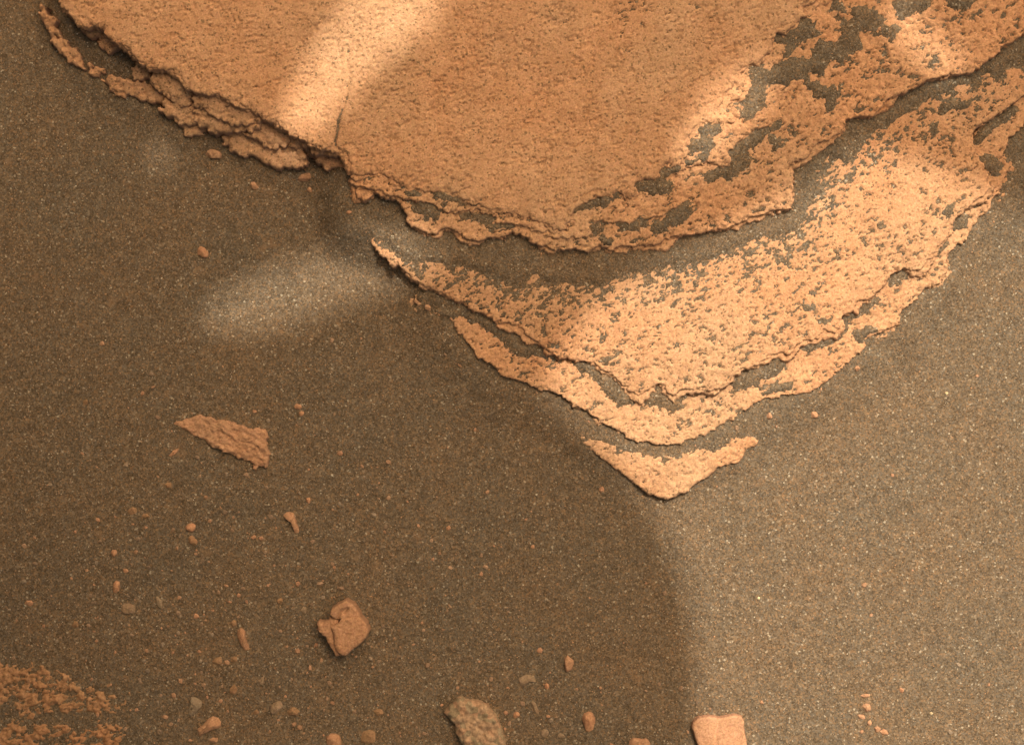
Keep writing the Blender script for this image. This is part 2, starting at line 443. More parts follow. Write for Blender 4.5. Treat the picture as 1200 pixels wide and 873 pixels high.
# solid sand lying on the ledges (photo pixels)
SAND_ON_L4 = [
    T('F', 285, 240, 370, 230, 400, 180, 480, 140, 540, 120, 590, 150, 560, 200, 580, 250, 480, 280, 420, 310, 390, 370, 350, 405, 320, 370, 340, 340, 300, 330),
    T('F', 840, 65, 910, 60, 1000, 85, 1030, 120, 1010, 190, 940, 235, 880, 200, 860, 260, 880, 330, 800, 350, 770, 410, 740, 435, 690, 400, 640, 450, 630, 520,
      540, 500, 500, 560, 590, 600, 640, 630, 770, 640, 740, 660, 700, 700, 700, 770, 680, 760, 670, 690, 590, 660, 520, 600, 470, 560, 380, 590, 230, 600,
      200, 680, 220, 720, 180, 770, 130, 740, 140, 640, 120, 540, 60, 520, 30, 525, 120, 450, 330, 455, 380, 430, 560, 420, 570, 370, 600, 310, 740, 320, 760, 240, 780, 160, 850, 130),
    T('F', 1040, 200, 1150, 190, 1170, 220, 1110, 250, 1070, 280, 1040, 240),
    T('G', 290, 45, 340, -10, 600, -30, 560, 15, 520, 60, 420, 80, 330, 130, 310, 90),
    T('G', 690, -30, 860, -30, 860, 15, 820, 45, 740, 50, 690, 35),
    T('F', 690, -30, 740, -10, 780, 80, 740, 105, 690, 70),
    T('E', 330, 280, 360, 230, 420, 130, 490, 110, 480, 160, 420, 190, 410, 230, 470, 250, 490, 290, 520, 250, 500, 200, 550, 130, 590, 130, 620, 210, 610, 260, 560, 330, 500, 340, 470, 300, 420, 275),
    T('E', 660, 420, 700, 455, 770, 460, 720, 500, 690, 510, 670, 470),
    T('E', 240, 740, 260, 690, 340, 650, 365, 685, 310, 710, 260, 750),
    T('E', 390, 540, 440, 490, 530, 460, 600, 400, 700, 355, 720, 370, 650, 410, 620, 450, 560, 520, 530, 490, 500, 560, 550, 580, 470, 650, 430, 700, 390, 720, 370, 670, 410, 630, 420, 590, 390, 570),
    T('D', 660, 455, 720, 428, 850, 430, 965, 442, 970, 472, 900, 475, 780, 484, 690, 490, 660, 478),
    T('D', 795, 500, 880, 482, 945, 500, 920, 550, 860, 545, 810, 525),
    T('D', 975, 510, 1060, 490, 1100, 440, 1180, 395, 1230, 385, 1230, 480, 1110, 520, 1060, 548, 1000, 543),
    T('D', 600, 520, 650, 505, 695, 540, 640, 563, 600, 548), T('D', 500, 560, 590, 553, 592, 597, 520, 592),
    T('D', 668, 642, 700, 598, 752, 608, 742, 642),
    T('C', 480, 336, 620, 342, 662, 388, 702, 420, 682, 452, 600, 443, 555, 412, 500, 383),
    T('C', 840, 418, 900, 400, 1010, 416, 1080, 428, 1130, 418, 1050, 472, 1060, 512, 1010, 492, 950, 472, 850, 452),
    T('C', 1080, 505, 1150, 488, 1210, 500, 1210, 520, 1060, 524),
]
SAND_ON_L4B = [
    T('D', 885, 250, 920, 222, 1000, 232, 1060, 178, 1100, 128, 1172, 128, 1172, 172, 1100, 202, 1082, 240, 1162, 230, 1162, 252, 1110, 272, 1090, 302, 1010, 318, 960, 283, 910, 288),
    T('D', 605, 350, 700, 332, 780, 285, 792, 322, 700, 365, 640, 390, 560, 402, 510, 432, 498, 422, 540, 380),
    T('C', 635, 268, 700, 270, 835, 300, 828, 348, 740, 325, 650, 292), T('C', 415, 235, 480, 262, 562, 270, 545, 302, 470, 288),
    T('C', 925, 355, 985, 345, 1000, 365, 940, 372),
    T('E', 215, 402, 280, 368, 340, 366, 362, 400, 320, 412, 290, 394, 230, 424),
    T('E', 158, 450, 280, 458, 302, 480, 272, 550, 282, 612, 220, 602, 180, 634, 130, 642, 150, 608, 220, 578, 230, 530, 180, 540, 158, 510),
    T('E', -30, 640, 70, 628, 60, 670, 0, 690),
]
BAND_L3 = (T('C', 165, 500, 215, 575, 290, 615) + T('I', 300, 240, 335, 290, 480, 285, 560, 315, 700, 320, 800, 360, 920, 380, 1000, 440, 1060, 450, 1200, 390) +
           T('R4', 750, 370, 850, 370, 940, 380, 1000, 345, 1100, 320, 1200, 300) + T('R5', 30, 325, 100, 310, 200, 270, 300, 220, 420, 205, 470, 150, 480, 60) +
           T('R3', 500, 580, 540, 520, 600, 540, 660, 480, 700, 430, 760, 410, 830, 350, 900, 320, 1000, 270, 1080, 240, 1120, 225, 1165, 205) +
           [(1260, 60), (1340, 5), (1340, -60), (1170, 30), (1070, 70), (970, 120), (900, 180), (880, 225), (780, 265), (690, 270), (600, 262), (540, 255), (480, 235), (440, 215), (420, 235)])
SAND_ON_L3 = [BAND_L3,
    T('G', 630, 740, 680, 710, 720, 740, 830, 720, 820, 750, 700, 762, 650, 800, 620, 790), T('H', 540, 90, 592, 90, 582, 152, 556, 152),
    T('K', 210, 90, 235, 75, 260, 80, 240, 85), T('M', 545, 95, 570, 65, 600, 62, 570, 100), T('L', 430, 158, 480, 150, 470, 168, 435, 172), T('L', 515, 235, 545, 220, 555, 240, 520, 247),
    T('H', 170, 800, 200, 790, 225, 820, 195, 830)]
SAND_ON_L2 = [
    T('J', 150, 0, 230, -30, 300, 10, 330, 30, 420, 70, 500, 90, 560, 130, 630, 160, 720, 235, 815, 305, 740, 302, 650, 312, 560, 275, 500, 235, 420, 155, 330, 105, 250, 62),
    T('I', 380, 470, 480, 470, 640, 560, 640, 620, 560, 600, 530, 560, 440, 545), T('I', 530, 600, 640, 600, 700, 640, 640, 690, 560, 670),
    T('K', 55, 100, 150, 92, 220, 150, 300, 205, 345, 250, 388, 290, 350, 315, 300, 322, 250, 282, 190, 212, 140, 172, 90, 142),
    T('K', 395, 292, 480, 210, 510, 215, 540, 262, 575, 280, 640, 250, 690, 258, 620, 292, 590, 332, 540, 348, 480, 312, 430, 318),
    T('K', 855, 205, 920, 155, 1000, 108, 1060, 100, 1060, 190, 1000, 203, 930, 218, 880, 228),
    T('L', -10, 575, 60, 525, 150, 488, 290, 432, 315, 490, 240, 562, 180, 602, 150, 572, 120, 612, 60, 622, -10, 622),
    T('L', 378, 385, 430, 352, 470, 362, 540, 312, 600, 320, 640, 280, 662, 300, 630, 342, 570, 372, 520, 393, 440, 423, 400, 403),
    T('L', 620, 240, 670, 186, 740, 180, 752, 202, 690, 222, 672, 262, 640, 292), T('L', 738, 140, 800, 110, 860, 104, 800, 152, 780, 182),
    T('L', 735, 320, 800, 282, 855, 288, 812, 312, 770, 348, 742, 348), T('L', 190, 665, 260, 625, 345, 612, 332, 636, 260, 662),
    T('M', 212, 530, 232, 470, 300, 436, 355, 458, 300, 492, 270, 522), T('M', 485, 355, 520, 296, 566, 280, 542, 322), T('M', 608, 140, 672, 108, 662, 182, 618, 192),
    T('H', 705, 772, 785, 735, 785, 792, 728, 803), T('H', 815, 650, 920, 600, 940, 612, 850, 665),
    T('H', 848, 118, 930, 115, 950, 85, 1050, 22, 1150, -60, 1150, 0, 1045, 92, 962, 152, 902, 203, 858, 232), T('H', 868, 318, 960, 328, 1022, 378, 1012, 442, 930, 402, 880, 352),
]
SAND_ON_L1 = [T('K', 60, 420, 95, 480, 130, 500, 170, 522, 240, 547, 290, 562, 340, 582, 400, 602, 480, 612, 560, 602, 610, 577, 700, 577, 745, 562, 770, 522, 850, 492, 930, 462, 960, 430, 900, 380, 760, 400, 600, 480, 400, 470, 250, 420, 150, 370)]
CRACK = T('B', 1095, 470, 1030, 400, 1022, 350, 1042, 240, 1080, 130, 1085, 60) + [(409, 60), (413, 20), (420, -60)]

BLOCK = T('P', 845, 175, 860, 135, 900, 118, 935, 100, 975, 120, 1000, 160, 1015, 190, 1040, 220, 1052, 265, 1040, 300, 1005, 335, 965, 365, 935, 395, 900, 392, 870, 380, 850, 330, 825, 290, 790, 265, 775, 230, 780, 190, 800, 205, 830, 232, 880, 222, 895, 205, 850, 200)

# ------------------------------------------------------------------ the layers of the rock
def poly_w(p, z): return w_mm(p, z)

class Layer: pass
def layer(name, poly_px, z0, thick, radius, seed, edge=(4.0, 2.2), lump=0.0, lump_cell=9.0, slope=(0, 0), und=2.0, rough=1.0, pit=2.0):
    L = Layer()
    L.name, L.z0, L.thick, L.radius, L.seed = name, z0, thick, radius, seed
    L.poly = poly_w(poly_px, z0)
    L.edge, L.lump, L.lump_cell, L.slope, L.und, L.rough, L.pit = edge, lump, lump_cell, slope, und, rough, pit
    L.c = L.poly.mean(0)
    L.dip = None
    L.shift = None
    L.grow = None
    L.trim = None
    L.coarse = 0.0
    L.pit_wl = 4.4
    return L
def smooth_z(L, X, Y):
    dip = L.dip(X, Y) if L.dip else 0.0
    return dip + L.z0 + L.slope[0] * (X - L.c[0]) + L.slope[1] * (Y - L.c[1]) + L.und * fbm(X, Y, 110, L.seed + 50, 2)
def field(L, X, Y, fine=True):
    d = sdf(L.poly, X, Y)
    if L.shift:
        for f in (.5, 1.0):
            d = np.maximum(d, sdf(L.poly + np.array(L.shift) * f, X, Y))
    if L.grow:
        d = d + L.grow(X, Y)
    d = d + L.edge[0] * 2 * fbm(X, Y, 16, L.seed + 1, 2) + L.edge[1] * 2.6 * fbm(X, Y, 5.0, L.seed + 3, 3, .75)
    if L.lump:
        d = d + L.lump * (0.55 - worley(X, Y, L.lump_cell, L.seed + 5))
    return d
def rough_z(L, X, Y):
    u, v = rot(X, Y, 24, 1.9, 1.0)
    z = L.rough * (1.1 * fbm(X, Y, 11, L.seed + 11, 3, .6) + 1.15 * fbm(u, v, 3.0, L.seed + 17, 2))
    if L.coarse:
        z = z + L.coarse * fbm(X, Y, 6.0, L.seed + 33, 3, .75)
    p = fbm(u, v, L.pit_wl, L.seed + 23, 3, .85) + 0.30 * fbm(X, Y, 26, L.seed + 29, 3, .7)
    z = z - L.pit * sstep(0.085, 0.21, p)
    return z

def build_grid(L, g, mat, parent, extra=None, origin=(0, 0), name=None, pad=8):
    """a layer as a shell: rough top, rounded lip, steep side down to its foot"""
    x0, y0 = L.poly.min(0) - pad; x1, y1 = L.poly.max(0) + pad
    xs = np.arange(x0, x1, g); ys = np.arange(y0, y1, g)
    X, Y = np.meshgrid(xs, ys)
    # small shuffle keeps the outline from following the lattice
    r = np.random.RandomState(L.seed)
    X = X + (r.rand(*X.shape) - .5) * g * .5; Y = Y + (r.rand(*Y.shape) - .5) * g * .5
    d = field(L, X, Y)
    R = L.radius
    t = np.clip(d / R, 0, 1)
    drop = R * 0.8 * (1 - np.sqrt(np.clip(1 - (1 - t) ** 2, 0, 1)))
    z = smooth_z(L, X, Y) + rough_z(L, X, Y) - drop
    if L.lump:
        z = z + L.lump * 0.55 * (0.5 - worley(X, Y, L.lump_cell, L.seed + 5)) * sstep(3 * R, 0, d)
    if extra is not None:
        z = extra(X, Y, z, d)
    inside = d > 0
    foot = L.z0 - L.thick + 0 * X
    z = np.where(inside, np.maximum(z, foot + 0.5), foot)
    n, m = X.shape
    idx = np.arange(n * m).reshape(n, m)
    q = np.stack([idx[:-1, :-1], idx[:-1, 1:], idx[1:, 1:], idx[1:, :-1]], -1).reshape(-1, 4)
    keep = inside.ravel()[q].any(1)
    if L.trim:
        keep &= (d.ravel()[q] < L.trim).any(1)
    q = q[keep]
    used = np.unique(q)
    remap = np.full(n * m, -1); remap[used] = np.arange(len(used))
    V = np.stack([X.ravel()[used] - origin[0], Y.ravel()[used] - origin[1], z.ravel()[used]], 1) / 1000.0
    ii = inside.ravel()[used]
    rmap_add(X.ravel()[used][ii], Y.ravel()[used][ii], z.ravel()[used][ii])
    me = mesh_from(name or L.name, V, remap[q], mat)
    return obj(name or L.name, me, parent)

rock = obj("layered_rock", None, label="large orange layered sandstone slab stepping down across the dark sand", cat="rock")
rock.location = (0, 0, 0)

lay_top = layer("top_slab", TOP, 46, 20, 7, 100, edge=(3.0, 2.4), lump=3.0, lump_cell=10, slope=(0.0, 0.004), und=5, rough=0.55, pit=1.7)
lay_4b = layer("upper_ledge", L4B, 40, 8, 3.5, 200, edge=(3.5, 2.4), lump=3.0, lump_cell=8, und=2.5, rough=1.25, pit=2.4)
lay_4 = layer("upper_slab", L4, 36.5, 14, 4, 300, edge=(2.6, 2.2), lump=2.5, lump_cell=9, und=4, rough=1.1, pit=2.3)
lay_3 = layer("middle_slab", L3, 26, 14, 4, 400, edge=(2.4, 2.0), lump=2.0, lump_cell=8, und=4, rough=1.1, pit=2.5)
lay_2 = layer("lower_ledge", L2, 16, 18, 3.5, 500, edge=(2.4, 2.0), lump=2.0, lump_cell=8, und=3, rough=1.2, pit=2.3)
lay_1 = layer("foot_ledge", L1, 11.8, 18, 5, 600, edge=(2.2, 1.8), lump=1.5, lump_cell=8, und=2, rough=1.1, pit=2.0)

lay_top.pit_wl = 3.2
lay_3.pit_wl = 3.7
lay_4.coarse = 3.2
lay_4b.coarse = 2.6
lay_3.coarse = 0.8
lay_2.coarse = 2.2
lay_1.coarse = 2.4
lay_2.dip = lambda X, Y: -2.5 * sstep(-20, -110, X)
_l1 = [tuple(p) for p in w_mm(T('K', 40, 470, 100, 470, 200, 500, 330, 545, 480, 570, 620, 545, 740, 510, 850, 470, 960, 440, 1020, 470), 5)]
def _dip1(X, Y):
    side = sdf_exact(w_mm(T('K', 40, 440, 100, 450, 200, 485, 330, 530, 480, 560, 620, 530, 740, 490, 850, 450, 960, 420, 1040, 440, 1000, 300, 400, 300, 40, 380), 5), X, Y)
    return -8.0 * sstep(-8, 6, side)
lay_1.dip = _dip1
crack_w = w_mm(CRACK, 46)
def top_extra(X, Y, z, d):
    m = (X > -260) & (X < -120) & (Y > 200)
    dc = np.full(X.shape, 99.0)
    wob = 3.0 * fbm(X, Y, 12, 777, 2)
    dc[m] = seg_dist([tuple(p) for p in crack_w], (X + wob * 2)[m], (Y + wob)[m])
    z = z - 3.6 * np.exp(-(dc / 1.6) ** 2) * sstep(330, 260, Y) - 1.2 * np.exp(-(dc / 2.0) ** 2)
    # broad slumped band along the left rim
    z = z - 2.0 * sstep(34, 0, d)
    return z
G = 1.3
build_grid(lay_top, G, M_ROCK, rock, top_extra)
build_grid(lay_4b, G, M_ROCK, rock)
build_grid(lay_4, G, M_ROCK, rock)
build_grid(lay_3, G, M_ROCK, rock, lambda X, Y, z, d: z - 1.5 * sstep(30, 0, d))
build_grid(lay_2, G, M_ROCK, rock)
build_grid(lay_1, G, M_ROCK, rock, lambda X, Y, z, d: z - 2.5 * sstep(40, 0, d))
# thin broken beds showing below the lip of each slab
def lamina(L, dz, amp, wl, seed):
    m = layer("thin_bed", [(0, 0), (1, 0), (0, 1)], L.z0 - dz, 5, 2.6, seed, edge=(2.6, 2.4), lump=3.0, lump_cell=7, und=L.und, rough=1.3, pit=1.6)
    m.poly, m.c, m.dip, m.slope = L.poly, L.c, None, L.slope
    m.dip = lambda X, Y: (L.dip(X, Y) if L.dip else 0.0) + L.und * (fbm(X, Y, 110, L.seed + 50, 2) - fbm(X, Y, 110, seed + 50, 2))
    m.grow = lambda X, Y: (1 - sstep(-180, -225, X)) * np.clip(amp * (3.2 * fbm(X, Y, wl, seed + 9, 2) + .25), -8, amp)
    m.trim = amp + 16
    build_grid(m, 1.3, M_ROCK, rock, None, (0, 0), None, 8 + amp)
lamina(lay_top, 4.5, 8, 46, 3000)
lamina(lay_top, 7.5, 15, 60, 3100)
lamina(lay_4b, 3.0, 8, 40, 3200)
lamina(lay_4, 4.5, 7, 44, 3300)
lamina(lay_3, 4.5, 6, 40, 3400)
lamina(lay_2, 4.0, 6, 40, 3500)
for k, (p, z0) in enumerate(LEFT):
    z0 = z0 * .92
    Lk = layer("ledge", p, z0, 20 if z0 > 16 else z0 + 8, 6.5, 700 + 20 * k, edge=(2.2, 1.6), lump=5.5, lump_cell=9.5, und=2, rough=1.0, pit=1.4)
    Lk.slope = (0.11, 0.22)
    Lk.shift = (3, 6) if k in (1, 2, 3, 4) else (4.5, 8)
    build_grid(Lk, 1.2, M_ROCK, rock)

# ------------------------------------------------------------------ the sand: one sheet, drifted over the ledges, out to the horizon
def axis(a, b, step, far):
    core = np.arange(a, b + step, step)
    out = []; s = step; p = core[-1]
    while p < far:
        s *= 1.35; p += s; out.append(p)
    neg = []; s = step; p = core[0]
    while p > -far:
        s *= 1.35; p -= s; neg.append(p)
    return np.array(neg[::-1] + list(core) + out)

def sand_height(X, Y):
    S = 3.0 * fbm(X, Y, 170, 40, 2) + 1.4 * fbm(X, Y, 34, 44, 2) + 1.0 * fbm(X, Y, 9, 47, 2)
    # a little bank of sand between the left ledge and the slab
    bank = sdf(w_mm([(60, 20), (90, 60), (130, 85), (180, 110), (230, 115), (200, 70), (150, 40), (100, -20)], 10), X, Y, 5)
    S = S + 6.0 * sstep(-14, 12, bank)
    S = S + 12.0 * sstep(-70, 3, sdf(lay_2.poly, X, Y, 5)) * sstep(-150, -90, X) + 1.0 * sstep(-24, 2, sdf(lay_1.poly, X, Y, 5))
    S = S + 5.0 * sstep(-22, 4, sdf(w_mm([(60, 40), (100, 90), (160, 125), (215, 160), (260, 165), (320, 195), (360, 200), (330, 150), (230, 100), (130, 50)], 8), X, Y, 5))
    S = S + 9.5 * sstep(-9, 1, sdf(w_mm(T('P', 835, 205, 850, 190, 890, 205, 870, 300, 900, 360, 1000, 300, 1000, 200, 900, 160), 4), X, Y, 4))
    # drift running up onto the middle slab beside its left tip, and small fills along the foot of the rock
    for pts, h, out, inn in (([(406, 226), (412, 262), (430, 268), (470, 285), (520, 270), (470, 225), (430, 200), (410, 205)], 26.0, 52, 2),
                             
                             ([(500, 345), (560, 380), (600, 400), (560, 350)], 3.0, 26, 6)):
        S = S + h * sstep(-out, inn, sdf(w_mm(pts, h), X, Y, 4))
    for L, patches, lo, soft in ((lay_1, [], -2.2, 5), (lay_2, SAND_ON_L2, -1.6, 6), (lay_3, SAND_ON_L3, -1.6, 7), (lay_4, SAND_ON_L4, -1.6, 9), (lay_4b, SAND_ON_L4B, -1.9, 8), (lay_top, [], -2.35, 4)):
        d = sdf(L.poly, X, Y, 4)
        m = d > -14
        x, y = X[m], Y[m]
        cov = np.full(x.shape, lo)
        cov = cov + 1.0 * fbm(x, y, 60, L.seed + 70, 2)
        for p in patches:
            w = w_mm(p, L.z0)
            q = np.full(x.shape, -99.0)
            bx = (x > w[:, 0].min() - 90) & (x < w[:, 0].max() + 90) & (y > w[:, 1].min() - 90) & (y < w[:, 1].max() + 90)
            if not bx.any():
                continue
            q[bx] = sdf_exact(w, x[bx], y[bx])
            wobble = 9.0 * fbm(x, y, 13, L.seed + 80, 3, .7)
            cov = np.maximum(cov, lo + (2.4 - lo) * sstep(-soft, soft, q + wobble + 1.3))
            if p is BAND_L3:      # grains blown on from the band fade out over the slab
                cov = np.maximum(cov, lo + 1.55 * sstep(-95, 0, q) ** 1.5 * (q > -95))
        if L is lay_top:
            cov = cov + 1.1 * sstep(90, 0, np.hypot((x - 150) / 1.6, y - 400))
        z = smooth_z(L, x, y) + cov
        if L is lay_3: z = z - 1.5 * sstep(30, 0, d[m])
        if L is lay_1: z = z - 2.5 * sstep(40, 0, d[m])
        if L is lay_top: z = z - 2.0 * sstep(34, 0, d[m])
        # sand never hangs over the lip
        dd = field(L, x, y)
        lip = sstep(0.0, 3.2, dd - 0.6)
        z = z * lip + (L.z0 - L.thick) * (1 - lip)
        z = np.where(dd > 0, z, -99)
        S[m] = np.maximum(S[m], z)
    return S

ax = axis(-760, 820, 2.8, 60000); ay = axis(-560, 640, 2.8, 60000)
SX, SY = np.meshgrid(ax, ay)
SZ = np.zeros(SX.shape)
ci = (np.abs(SX) < 1000) & (np.abs(SY) < 900)
rows = np.where(ci.any(1))[0]; cols = np.where(ci.any(0))[0]
sl = (slice(rows[0], rows[-1] + 1), slice(cols[0], cols[-1] + 1))
SZ[sl] = sand_height(SX[sl], SY[sl])
n, m_ = SX.shape
idx = np.arange(n * m_).reshape(n, m_)
quads = np.stack([idx[:-1, :-1], idx[:-1, 1:], idx[1:, 1:], idx[1:, :-1]], -1).reshape(-1, 4)
sand_me = mesh_from("sand", np.stack([SX.ravel(), SY.ravel(), SZ.ravel()], 1) / 1000.0, quads, M_SAND)
obj("sand", sand_me, kind="structure")

def sand_at(x, y):
    i = np.clip(np.searchsorted(ax, x) - 1, 0, len(ax) - 2); j = np.clip(np.searchsorted(ay, y) - 1, 0, len(ay) - 2)
    fu = (x - ax[i]) / (ax[i + 1] - ax[i]); fv = (y - ay[j]) / (ay[j + 1] - ay[j])
    return (SZ[j, i] * (1 - fu) + SZ[j, i + 1] * fu) * (1 - fv) + (SZ[j + 1, i] * (1 - fu) + SZ[j + 1, i + 1] * fu) * fv


# ------------------------------------------------------------------ loose stones and pebbles
def smooth_outline(pts, n, seed, jitter):
    P = np.array(pts, float)
    Q = np.vstack([P, P[:1]])
    L = np.concatenate([[0], np.cumsum(np.hypot(*np.diff(Q, axis=0).T))])
    t = np.linspace(0, L[-1], n, endpoint=False)
    R = np.stack([np.interp(t, L, Q[:, 0]), np.interp(t, L, Q[:, 1])], 1)
    R = 0.25 * np.roll(R, 1, 0) + 0.5 * R + 0.25 * np.roll(R, -1, 0)
    r = np.random.RandomState(seed)
    return R + (r.rand(n, 2) - .5) * jitter

def stone_mesh(name, outline_mm, height, seed, mat, sunk=0.35):
    """closed stone: an outline lofted into a domed, chipped lump with a flatter underside"""
    n = 44
    size = max(np.ptp(outline_mm[:, 0]), np.ptp(outline_mm[:, 1]))
    o = smooth_outline(outline_mm, n, seed, size * .03)
    c = o.mean(0)
    rel = o - c
    rings = [(-.55, .62), (-.25, .93), (0.02, 1.0), (.25, .985), (.45, .95), (.64, .87), (.78, .76), (.88, .62), (.94, .46), (.98, .28), (1.0, .12)]
    V = []
    for zf, k in rings:
        V.append(np.column_stack([rel * k, np.full(n, zf * height)]))
    V = np.vstack(V + [[[0, 0, -.6 * height]], [[0, 0, height]]])
    r = np.random.RandomState(seed + 1)
    # lumps, then chips: cut the dome with a few random planes
    nx = V[:, 0] + 31 * seed; ny = V[:, 1] + 17 * seed
    V[:, 2] += height * .55 * fbm(nx, ny, size * .40, seed % 50, 3, .6) * (V[:, 2] > 0)
    rad = 1 + .20 * fbm(nx + V[:, 2] * 2, ny + V[:, 2], max(size * .28, 2.5), seed % 40 + 3, 3, .65)
    V[:, 0] *= rad; V[:, 1] *= rad
    V += (r.rand(*V.shape) - .5) * np.array([.03 * size, .03 * size, .10 * height])
    for k in range(11):
        a = r.rand() * 6.283; tilt = .35 + .9 * r.rand()
        nrm = np.array([math.cos(a) * math.sin(tilt), math.sin(a) * math.sin(tilt), math.cos(tilt)])
        ext = (V @ nrm).max()
        lim = ext * (.72 + .22 * r.rand())
        over = V @ nrm - lim
        up = V[:, 2] > 0.15 * height
        V = V - np.where((over > 0) & up, over, 0)[:, None] * nrm * .9
    q = []; t = []
    for k in range(len(rings) - 1):
        for i in range(n):
            j = (i + 1) % n
            q.append((k * n + i, k * n + j, (k + 1) * n + j, (k + 1) * n + i))
    b, tp = len(rings) * n, len(rings) * n + 1
    for i in range(n):
        j = (i + 1) % n
        t.append((b, j, i)); t.append(((len(rings) - 1) * n + i, (len(rings) - 1) * n + j, tp))
    return mesh_from(name, V / 1000.0, q, mat, True, t), c

def blob(cx, cy, w, h, deg, seed):
    r = np.random.RandomState(seed)
    n = 9
    P = []
    for k in range(n):
        a = 2 * math.pi * k / n + (r.rand() - .5) * .4
        rr = .82 + .36 * r.rand()
        x, y = w / 2 * rr * math.cos(a), h / 2 * rr * math.sin(a)
        ca, sa = math.cos(math.radians(deg)), math.sin(math.radians(deg))
        P.append((cx + ca * x + sa * y, cy - sa * x + ca * y))     # photo y runs down
    if np.cross(np.subtract(P[1], P[0]), np.subtract(P[2], P[1])) > 0:
        P = P[::-1]
    return P

STONE_SPOTS = []
def stone(name, px, height, mat, label, seed, sunk=0.25, cat="pebble"):
    o = w_mm(px, height * .5)
    a = 0.5 * np.sum(o[:, 0] * np.roll(o[:, 1], -1) - np.roll(o[:, 0], -1) * o[:, 1])
    if a < 0: o = o[::-1]
    me, c = stone_mesh(name, o, height, seed, mat)
    z = float(sand_at(np.array([c[0]]), np.array([c[1]]))[0])
    ob = obj(name, me, None, label, cat, None, None, (c[0] / 1000, c[1] / 1000, (z - sunk * height) / 1000))
    STONE_SPOTS.append((c[0], c[1], .5 * max(np.ptp(o[:, 0]), np.ptp(o[:, 1]))))
    return ob

# ---- the four large loose stones and the half-buried crust
def loose_grid(name, L, g, mat, label, cat, extra=None):
    c = L.poly.mean(0)
    z = float(sand_at(np.array([c[0]]), np.array([c[1]]))[0])
    root = obj(name, None, None, label, cat, None, None, (c[0] / 1000, c[1] / 1000, z / 1000))
    STONE_SPOTS.append((c[0], c[1], 20))
    return root, c

FLAKE = T('V', 565, 622, 590, 602, 625, 594, 690, 596, 745, 605, 800, 618, 840, 636, 865, 628, 888, 640, 897, 665, 892, 690, 904, 712, 900, 745, 888, 772, 868, 760, 850, 772, 846, 752, 780, 728, 720, 700, 660, 668, 610, 645)
lf = layer("flake", FLAKE, 6.5, 12, 4, 1500, edge=(1.4, 1.4), lump=2.6, lump_cell=8, und=2, rough=.9, pit=1.0)
root, c = loose_grid("flake_of_rock", lf, .9, M_STONE, "flat triangular sandstone flake pointing left on the open sand", "rock")
def flake_extra(X, Y, z, d):
    u, v = rot(X, Y, 62, 1.0, 1.0)
    return z + 3.0 * np.abs(fbm(u + 5 * fbm(X, Y, 14, 88, 2), v * .45, 11, 91, 3, .6)) * 3 - 2.4 - 5.5 * sstep(-345, -400, X)
build_grid(lf, .9, M_STONE, root, flake_extra, c, "slab")

BLOCK_MAIN = T('P', 850, 240, 890, 215, 905, 190, 960, 185, 1005, 180, 1040, 220, 1052, 265, 1040, 300, 1005, 335, 965, 365, 935, 395, 905, 392, 880, 372, 868, 330, 866, 290)
BLOCK_CAP = T('P', 845, 178, 858, 138, 895, 118, 935, 100, 975, 120, 1000, 160, 1014, 188, 990, 215, 920, 225, 905, 200, 870, 198)
BLOCK_SKIRT = T('P', 780, 255, 776, 226, 790, 206, 815, 214, 838, 205, 848, 190, 895, 195, 905, 300, 900, 380, 908, 398, 880, 392, 850, 345, 825, 295, 795, 272)
lm = layer("block", BLOCK_MAIN, 14, 20, 6, 1600, edge=(.6, .6), und=1, rough=.45, pit=.5)
root, c = loose_grid("split_pebble", lm, .9, M_STONE, "chunky orange stone split across its upper left corner", "rock")
build_grid(lm, .9, M_STONE, root, None, c, "block")
lc = layer("cap", BLOCK_CAP, 12, 18, 4, 1640, edge=(.8, .8), und=1, rough=.5, pit=.5)
cg = [tuple(p) for p in w_mm(T('P', 890, 190, 905, 160, 940, 145, 925, 168), 12)]
build_grid(lc, .8, M_STONE, root, lambda X, Y, z, d: z - 3.0 * np.exp(-(seg_dist(cg, X, Y) / 2.0) ** 2), c, "broken_corner")
ls = layer("skirt", BLOCK_SKIRT, 9.0, 14, 5, 1680, edge=(.8, .8), und=1, rough=.6, pit=.6)
build_grid(ls, .8, M_STONE, root, None, c, "lower_shelf")

MOTT = T('Q', 110, 530, 150, 470, 205, 425, 250, 440, 330, 455, 395, 480, 420, 525, 455, 560, 470, 610, 490, 660, 503, 705, 500, 790, 430, 830, 330, 830, 260, 760, 215, 700, 185, 660, 180, 600, 150, 575)
lm = layer("mottled", MOTT, 15, 20, 9, 1700, edge=(1.0, .9), lump=1.5, lump_cell=9, und=3, rough=.9, pit=.8)
root, c = loose_grid("mottled_stone", lm, .9, M_MOTTLED, "knobbly mottled tan and grey stone cut by the bottom edge of the photo", "rock")
def mott_extra(X, Y, z, d):
    return z + 4.2 * (.5 - worley(X, Y, 8, 61)) - 4 * sstep(-55, -80, X)
build_grid(lm, .9, M_MOTTLED, root, mott_extra, c, "body")

NOTCH = T('U', 122, 290, 130, 265, 160, 242, 205, 235, 235, 239, 255, 246, 280, 239, 325, 231, 355, 236, 370, 260, 374, 320, 386, 345, 384, 400, 360, 440, 200, 440, 160, 400, 142, 350)
lm = layer("notched", NOTCH, 10, 18, 4, 1800, edge=(.5, .5), und=1.5, rough=.4, pit=.4)
root, c = loose_grid("notched_stone", lm, .9, M_PINK, "smooth pink orange stone with a notch in its upper edge, lit by the sun", "rock")
cr = [tuple(p) for p in w_mm(T('U', 252, 245, 250, 290, 238, 330, 245, 400), 13)]
def notch_extra(X, Y, z, d):
    return z - 1.3 * np.exp(-(seg_dist(cr, X, Y) / 2.2) ** 2)
build_grid(lm, .9, M_PINK, root, notch_extra, c, "body")

